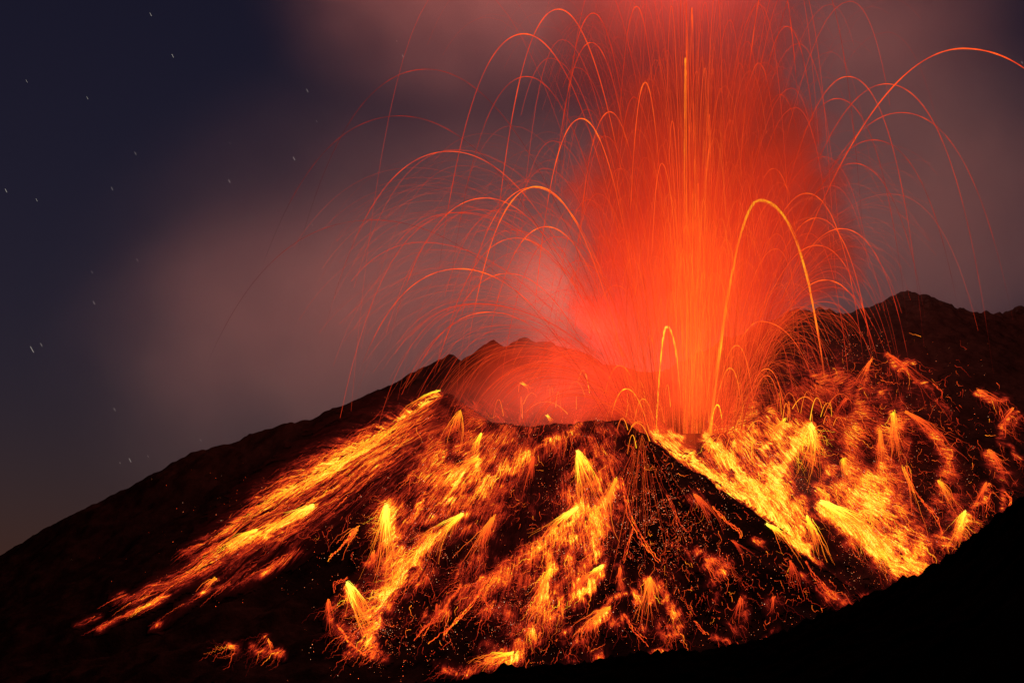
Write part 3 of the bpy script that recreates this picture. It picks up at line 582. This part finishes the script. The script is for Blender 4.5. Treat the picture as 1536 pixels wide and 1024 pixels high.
# ------------------------------------------------------------------ lava bombs thrown from the vent: ballistic arcs
VENT = (1040, 650)
def arc_pts(ax, ay, Y0, Ya, end, lx=None, ly=None, fall=1.05, t0=0.0, n=44):
    lx = VENT[0] if lx is None else lx; ly = VENT[1] if ly is None else ly
    up = np.linspace(1-t0, 0, n//2); H = ly-ay
    x1 = ax+(lx-ax)*up; y1 = ay+H*up**2; Y1 = Ya+(Y0-Ya)*up
    if end <= ay+1: return np.stack([(x1-768)/F*Y1, Y1, (HZ-y1)/F*Y1], -1)
    dn = np.linspace(0, math.sqrt(max(end-ay, 1)/H), n//2)[1:]
    x2 = ax+(ax-lx)*fall*(1-np.exp(-dn*.7))/.7; y2 = ay+H*dn**2; Y2 = Ya+(Ya-Y0)*dn*.7
    x = np.r_[x1, x2]; y = np.r_[y1, y2]; Y = np.r_[Y1, Y2]
    return np.stack([(x-768)/F*Y, Y, (HZ-y)/F*Y], -1)
def clip_ground(P):
    below = P[:, 2] < hgt(P[:, 0], P[:, 1])-1
    below[:4] = False
    k = np.argmax(below) if below.any() else len(P)
    return P[:max(k, 3)]
# apex x, apex y, end y, radius, heat, launch x (None = vent), label
ARCS = [
 (1028,88,640,1.6,.80,1031,'tall straight orange jet with a yellow tip rising mid-plume'),
 (1140,300,572,2.6,.92,1066,'thick yellow arch curving over on the right side of the plume'),
 (1000,490,610,2.2,.98,984,'short bright yellow loop just above the vent'),
 (805,280,520,1.1,.72,960,'bold orange arch left of the plume, inner one of a pair'),
 (800,281,505,.7,.66,975,'thinner outer twin of the bold orange arch left of the plume'),
 (838,14,500,.75,.62,990,'high red arch touching the top edge left of the jet'),
 (786,51,470,.7,.60,985,'high wide red arch left of the plume below the top-edge one'),
 (887,64,420,.6,.58,990,'red arch nested right of the two high left ones'),
 (890,20,330,.5,.52,985,'thin red arch crossing the nested ones near the top edge'),
 (955,10,440,.7,.60,1010,'slim tall loop at the top edge left of the jet'),
 (1038,12,500,.55,.62,1033,'needle-thin loop at the top edge beside the jet'),
 (968,124,560,.9,.66,1010,'slim loop midway between jet and left arches'),
 (872,178,520,.9,.68,980,'medium orange arch at the left shoulder of the plume'),
 (915,168,500,.7,.62,1000,'arch beside the medium one on the left shoulder of the plume'),
 (675,227,520,.55,.58,960,'wide red arch far left, reaching out over the ridge'),
 (728,297,540,.6,.60,950,'wide low arch under the far left one'),
 (640,104,400,.35,.42,960,'faint outermost arch at far left'),
 (600,174,420,.35,.40,950,'faint arch below the outermost one at far left'),
 (790,115,470,.45,.50,970,'faint arch between the high left arches'),
 (690,403,560,.8,.64,920,'long low arch skimming above the left ridge'),
 (735,468,590,.7,.60,920,'low arch just over the crater back wall on the left'),
 (820,340,540,.8,.66,960,'orange arch below the bold pair, left of the plume'),
 (775,357,540,.7,.62,950,'orange arch overlapping the bold pair lower left'),
 (1445,73,330,1.2,.62,1110,'great lone red arch sweeping to the right picture edge'),
 (1272,115,520,.6,.58,1110,'red arch right of the plume, highest but one'),
 (1330,126,560,.55,.54,1110,'red arch right of the plume crossing under the great one'),
 (1352,169,480,.55,.54,1100,'wide thin arch under the great one at right'),
 (1256,148,500,.45,.50,1100,'thin arch on the right shoulder of the plume'),
 (1180,40,300,.55,.52,1090,'thin arch high at the upper right of the plume'),
 (1310,210,470,.45,.48,1110,'faint middle arch right of the plume'),
 (1280,245,480,.45,.50,1110,'faint lower arch right of the plume'),
 (1210,290,560,.8,.66,1085,'orange arch springing right from the thick yellow one'),
 (1225,327,580,.8,.66,1100,'short orange arch just below the springing one at right'),
 (1262,343,560,.6,.60,1110,'long thin arch falling before the dark mountain'),
 (1225,368,560,.7,.62,1090,'low orange arch at the right edge of the plume'),
 (1238,420,570,.7,.64,1110,'small bold arch over the saddle beside the dark mountain'),
 (1140,482,600,.7,.66,1070,'small arch at the right foot of the plume'),
 (1105,518,640,.8,.72,1068,'small orange arch right of the vent'),
 (1095,552,640,.8,.76,1068,'smaller orange arch nested right of the vent'),
 (1076,607,640,1.1,.90,1065,'tiny yellow hoop right of the vent'),
 (1150,553,640,.8,.68,1110,'low arch tumbling right toward the slope'),
 (1150,563,650,.7,.66,1118,'twin low arch tumbling right toward the slope'),
 (1070,636,690,.9,.86,1060,'tiny yellow arch spilling on the torrent'),
 (940,583,640,.9,.82,975,'yellow arch drooping over the near crater rim'),
 (930,548,620,.6,.72,970,'thin orange arch behind the near crater rim'),
 (965,598,700,.7,.74,985,'thin arch dropping from the crater onto the centre gully'),
 (975,503,620,.6,.74,990,'pale thin hoop left of the yellow loop'),
 (950,430,540,.5,.66,1000,'pale hoop above the yellow loop'),
 (925,428,600,.5,.64,1000,'wide pale hoop left above the yellow loop'),
 (1110,95,420,.45,.54,1075,'slim loop right of the jet'),
 (1070,103,430,.5,.56,1060,'slim loop close on the right of the jet'),
 (1094,180,480,.5,.60,1070,'slim loop low on the right of the jet'),
 (1064,172,470,.5,.62,1058,'needle loop low on the right of the jet'),
 (1138,95,420,.5,.54,1080,'medium loop right of the slim ones'),
 (1170,142,440,.5,.54,1090,'wider loop inside the right part of the plume'),
 (1160,253,520,.5,.60,1085,'loop in the middle right of the plume'),
 (1160,-60,200,.9,.60,1085,'rising line leaving the top edge right of the jet'),
 (1025,-90,100,.8,.62,1036,'vertical line leaving the top edge at the jet'),
 (1215,-50,400,.5,.5,1090,'falling line from the top edge into the right side'),
 (560,330,560,.3,.40,930,'very faint wide arch at the far left over the ridge'),
 (762,410,600,.6,.60,930,'low arch crossing the left ridge notch'),
 (905,640,700,.4,.7,935,'tiny thread hopping over the near rim'),
]
for (ax, ay, end, rad, h0, lx, lab) in ARCS:
    Ya = 3150+rng.uniform(-120, 60); Y0 = 3150 if ay < 560 else 3090
    P = clip_ground(arc_pts(ax, ay, Y0, Ya, end, lx=lx, fall={1140: 2.0, 1000: 2.1, 1445: 1.3}.get(ax, 1.08), n=90))
    rad = .16+.60*rad
    T = Threads(); t = np.linspace(0, 1, len(P)); ap = np.exp(-((t-.5)/.16)**2)
    fl_ = fbm(np.arange(len(P))*.35+ax, np.full(len(P), ay*1.0), 3, 5); hh = np.clip(h0-.06+.10*fl_+.05*ap-.10*np.abs(t-.5)*2+rng.normal(0, .012, len(P)), 0, 1)
    tp = np.clip((1-t)/.14, .12, 1); hh = hh-.12*(1-tp)
    T.add(P, rad*(.78+.35*ap)*(1+.55*fl_)*tp, hh, 5)
    if rad > 1.5:    # thick jets are bundles of strands
        for q in range(5):
            off = np.cumsum(rng.normal(0, .30, P.shape), 0); off -= off.mean(0)
            T.add(P+off+rng.normal(0, 1.8, 3)*(1+2.0*(1-t))[:, None]*(1 if ax == 1028 else .4), rad*.30*tp, hh-.06, 3)
    o = T.build('lava_arc', M_thread); tag(o, lab, 'lava arc', 'arcs of lava thrown from the vent')

# small yellow spurts of molten spatter round the vent
for q in range(56):
    u = rng.random()
    if u < .6: bx, by = rng.uniform(1060, 1250), rng.uniform(610, 690)
    elif u < .85: bx, by = rng.uniform(930, 1010), rng.uniform(600, 680)
    else: bx, by = rng.uniform(740, 900), rng.uniform(585, 632)
    b0 = hit([bx], [by], 0)[0]
    if np.isnan(b0[0]): continue
    w_ = rng.normal(0, 9)+4*np.sign(bx-1000); hg = min(rng.gamma(2.2, 8)+8, 34)
    t = np.linspace(0, 1, 16)*rng.uniform(.75, 1.15); Ysc = b0[1]/F
    P = np.stack([b0[0]+w_*2*t*Ysc, b0[1]-12*t, b0[2]+hg*4*t*(1-t)*Ysc], -1)
    T = Threads(); T.add(P, rng.uniform(.22, .6)*(1.1-.5*t), np.clip(rng.uniform(.70, .88)-.15*t, 0, 1), 4)
    o = T.build('lava_spurt', M_thread)
    tag(o, 'small yellow lava spurt hopping off the ground ' + ('right of the vent' if u < .6 else 'beside the spur top' if u < .85 else 'inside the crater bowl'), 'lava spurt',
        'yellow spurts ' + ('right of the vent' if u < .6 else 'left of the vent' if u < .85 else 'in the crater'))

def side_of(ax):
    return 'left' if ax < 980 else ('right' if ax > 1120 else 'mid')
LABS = {('left', 0): 'thin red lava thread arching left, high over the ridge', ('left', 1): 'thin red lava thread arching low to the left of the plume',
        ('right', 0): 'thin red lava thread arching right, high beside the plume', ('right', 1): 'thin red lava thread arching low toward the right slope',
        ('mid', 0): 'thin upright lava thread rising high inside the plume', ('mid', 1): 'short upright lava thread low inside the plume'}
def rand_arc():
    u = rng.random()
    if u < .42:   # upright fan inside the plume
        ang = rng.normal(0, .19); top = rng.uniform(-60, 470)
        ax = 1045+math.tan(ang)*(640-top)*.9; ay = top; lx = 1040+(ax-1045)*.25+rng.normal(0, 8)
    elif u < .80: # left spray
        ax = rng.uniform(620, 960); ay = 640-rng.beta(1.5, 1.8)*(540-(960-ax)*.35); lx = rng.uniform(955, 1010)
    else:
        ax = rng.uniform(1110, 1400); ay = 640-rng.beta(1.6, 1.7)*(540-(ax-1110)*.4); lx = rng.uniform(1070, 1120)
    if ax > 1110: ax = min(ax, 1110+(650-ay)*.62+rng.uniform(-25, 15))
    if ax < 960: ax = max(ax, 960-(650-ay)*1.05-40)
    return ax, ay, lx
for q in range(215):
    ax, ay, lx = rand_arc(); sd = side_of(ax); end = rng.uniform(ay+20, max(ay+60, 640))
    if sd == 'mid': end = min(end, ay+rng.uniform(40, 260))
    if sd == 'right' and ax > 1220: end = min(end, ay+rng.uniform(60, 220))
    P = clip_ground(arc_pts(ax, ay, 3150, 3150+rng.uniform(-180, 100), end, lx=lx, n=30, fall=.85))
    T = Threads(); t = np.linspace(0, 1, len(P))
    far = abs(ax-1045)/420.0
    T.add(P, rng.uniform(.08, .42)*(.95 if sd == 'left' else 1-.35*far)*(.7+.5*np.sin(math.pi*t)), np.clip(.56+(.09 if sd == 'mid' else 0)-.12*far-.12*np.clip((330-(HZ-P[:, 2]/P[:, 1]*F))/330, 0, 1.2)+rng.uniform(-.08, .08)-.06*t, .50, .9))
    o = T.build('lava_thread', M_thread)
    tag(o, LABS[(sd, 0 if ay < 330 else 1)], 'lava thread', {'left': 'fine lava threads left of the plume', 'right': 'fine lava threads right of the plume', 'mid': 'fine lava threads inside the plume'}[sd])
T = Threads()
for q in range(1750):
    ax, ay, lx = rand_arc()
    if rng.random() < .30: ay = 640-(640-ay)*.45; ax = 1040+(ax-1040)*.6
    if rng.random() < .12: ax, ay, lx = rng.normal(1046, 95), rng.uniform(-80, 420), 1040+rng.normal(0, 10)
    hot = .09*max(0, 1-abs(ax-1045)/150)
    end = ay+rng.uniform(0, 120 if ax < 1150 else 55); t0 = rng.uniform(0, .55)
    P = clip_ground(arc_pts(ax, ay, 3150, 3150+rng.uniform(-220, 180), end, lx=lx, t0=t0, n=24))
    far = abs(ax-1045)/420.0
    up_ = np.clip((330-(HZ-P[:, 2]/P[:, 1]*F))/330, 0, 1.2)
    T.add(P, rng.uniform(.05, .15)*(.85 if ax < 980 else 1-.3*far)*(1-.3*up_), np.clip(.60+hot-.12*far-.14*up_+rng.uniform(-.08, .08), .50, .85))
o = T.build('lava_spray', M_thread); tag(o, 'haze of countless very fine lava threads all around the plume', kind='stuff')

# ------------------------------------------------------------------ ash plume and smoke (plume mostly emissive, smoke scattering)
def box(name, lo, hi, mat):
    x0, y0, z0 = lo; x1, y1, z1 = hi
    V = [(x0,y0,z0),(x1,y0,z0),(x1,y1,z0),(x0,y1,z0),(x0,y0,z1),(x1,y0,z1),(x1,y1,z1),(x0,y1,z1)]
    Fc = [(0,3,2,1),(4,5,6,7),(0,1,5,4),(1,2,6,5),(2,3,7,6),(3,0,4,7)]
    return mesh(name, V, Fc, mat)
def blob(b, p, c, s, soft=.55):
    """1 inside the ellipsoid, fading to 0 at its rim"""
    d = b.v('LENGTH', b.v('DIVIDE', b.v('SUBTRACT', p, c), s))
    return b.mr(d, 1.0, soft, 0, 1)
# plume: hot spray and ash; lava light on the ash is put in as emission
m, nt, out = newmat('ash_painted_glow'); b = NB(nt)
p0 = b.pos(); nz = nt.nodes.new('ShaderNodeTexNoise'); nz.inputs['Scale'].default_value = .011; nz.inputs['Detail'].default_value = 4; nz.inputs['Roughness'].default_value = .65
nt.links.new(p0, nz.inputs['Vector'])
p = b.v('ADD', p0, b.v('MULTIPLY', b.v('SUBTRACT', nz.outputs['Color'], (.5,.5,.5)), (230,190,240)))
A = blob(b, p, W(1058,310,3170), (225,190,285), .80)
B = blob(b, p, W(965,430,3150), (125,120,120), .75)
D = blob(b, p, W(1040,560,3150), (105,100,140), .5)
E = blob(b, p, W(1200,360,3180), (110,110,130), .75)
G = blob(b, p, W(1010,70,3200), (270,200,230), .35)
dens = b.m('MAXIMUM', b.m('MAXIMUM', A, B), b.m('MAXIMUM', D, E))
Hh_ = blob(b, p, W(870,575,3210), (255,130,105), .15)  # crater haze: its red glow is put in as emission
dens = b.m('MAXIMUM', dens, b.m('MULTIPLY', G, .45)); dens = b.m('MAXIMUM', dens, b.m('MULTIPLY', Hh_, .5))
# painted glow: strongest near the axis and the vent
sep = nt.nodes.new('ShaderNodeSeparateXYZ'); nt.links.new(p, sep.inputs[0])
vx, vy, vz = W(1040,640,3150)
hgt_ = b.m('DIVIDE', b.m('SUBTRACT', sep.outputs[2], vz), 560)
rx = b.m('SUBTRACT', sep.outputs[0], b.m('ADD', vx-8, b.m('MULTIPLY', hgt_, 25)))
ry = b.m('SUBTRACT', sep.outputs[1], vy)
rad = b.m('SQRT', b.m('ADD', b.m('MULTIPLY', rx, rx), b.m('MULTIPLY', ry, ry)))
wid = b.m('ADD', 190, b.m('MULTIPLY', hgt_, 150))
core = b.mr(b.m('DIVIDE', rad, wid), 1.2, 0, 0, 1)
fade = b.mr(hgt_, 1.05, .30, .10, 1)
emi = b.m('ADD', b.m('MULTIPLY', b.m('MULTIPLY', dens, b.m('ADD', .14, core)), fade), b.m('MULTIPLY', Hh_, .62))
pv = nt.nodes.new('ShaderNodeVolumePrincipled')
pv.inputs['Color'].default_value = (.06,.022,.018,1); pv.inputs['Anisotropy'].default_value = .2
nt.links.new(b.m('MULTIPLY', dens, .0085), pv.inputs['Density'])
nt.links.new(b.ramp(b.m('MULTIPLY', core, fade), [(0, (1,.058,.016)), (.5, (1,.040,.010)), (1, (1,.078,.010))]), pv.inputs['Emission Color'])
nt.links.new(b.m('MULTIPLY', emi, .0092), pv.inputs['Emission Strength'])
nt.links.new(pv.outputs[0], out.inputs['Volume'])
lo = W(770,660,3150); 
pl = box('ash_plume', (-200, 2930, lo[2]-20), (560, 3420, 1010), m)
tag(pl, 'towering ash plume with painted red glow rising from the vent', 'ash plume')

m2, nt, out = newmat('drifting_smoke'); b = NB(nt)
p0 = b.pos()
p = b.v('ADD', p0, b.v('MULTIPLY', b.v('SUBTRACT', b.noise(p0, .0018, 3), (.5,.5,.5)), (260,260,260)))
base = blob(b, p, (130, 4300, 480), (1230, 740, 780), .0)
bank = blob(b, p, W(560,470,4000), (640, 400, 270), .2)
topb = blob(b, p, W(740,0,3750), (520, 380, 200), .1)
rgt = b.m('MAXIMUM', blob(b, p, W(1400,290,4450), (600, 400, 420), .1), b.m('MULTIPLY', blob(b, p, W(1270,30,4100), (480, 400, 330), .0), .7))
q = b.m('ADD', b.m('MULTIPLY', base, .55), b.m('ADD', b.m('MULTIPLY', bank, .65), b.m('ADD', b.m('MULTIPLY', topb, .65), b.m('MULTIPLY', rgt, .8))))
cr = blob(b, p, W(800,600,3260), (190,150,75), .1); lf = blob(b, p, W(830,440,3250), (130,140,130), .1)
q = b.m('ADD', q, b.m('ADD', b.m('MULTIPLY', cr, .35), b.m('MULTIPLY', lf, 1.2)))
inn = blob(b, p0, W(1052,350,3170), (245,290,330), .72); q = b.m('MULTIPLY', q, b.m('SUBTRACT', 1, inn))
q = b.m('MULTIPLY', q, b.mr(b.noise(p0, .0035, 4, .55), .25, .75, .45, 1.35))
vs = nt.nodes.new('ShaderNodeVolumePrincipled'); vs.inputs['Color'].default_value = (.80,.78,.80,1); vs.inputs['Anisotropy'].default_value = .30
nt.links.new(b.m('MULTIPLY', q, .0023), vs.inputs['Density'])
nt.links.new(vs.outputs[0], out.inputs['Volume'])
sm = box('smoke_cloud', (-1500, 2950, -60), (1700, 5150, 1500), m2)
tag(sm, 'wide dim smoke veil drifting behind and beside the plume', 'smoke', kind='stuff')

# ------------------------------------------------------------------ stars: short streaks far behind
STARS = [(48,524,9,1),(344,272,5,.8),(441,238,5,.9),(9,286,5,.8),(195,690,6,.9),(141,454,5,.7),(168,283,5,.6),(259,84,5,.7),(226,22,5,.6),(604,84,4,.7),(461,136,5,.5),(301,660,4,.6),(203,230,5,.4),(206,390,5,.4),(62,517,5,.5),
         (131,147,4,.4),(55,300,4,.4),(222,684,3,.4),(172,614,5,.4),(595,62,2,.6),(468,337,3,.4),(1533,94,3,.7),(345,215,3,.3),(475,182,3,.3),(138,408,4,.3),(180,694,2,.6),(40,122,4,.35)]
for (x, y, L, br) in STARS:
    T = Threads(); T.add(np.array([W(x-L*.27, y-L*.5, 9000), W(x+L*.27, y+L*.5, 9000)]), 1.1*br+.25, 1)
    o = T.build('star', M_star)
    lab = 'brightest star streak at the left edge above the far ridge' if L == 9 else 'short pale star streak in the dark sky'
    tag(o, lab, 'star', 'stars in the dark sky')
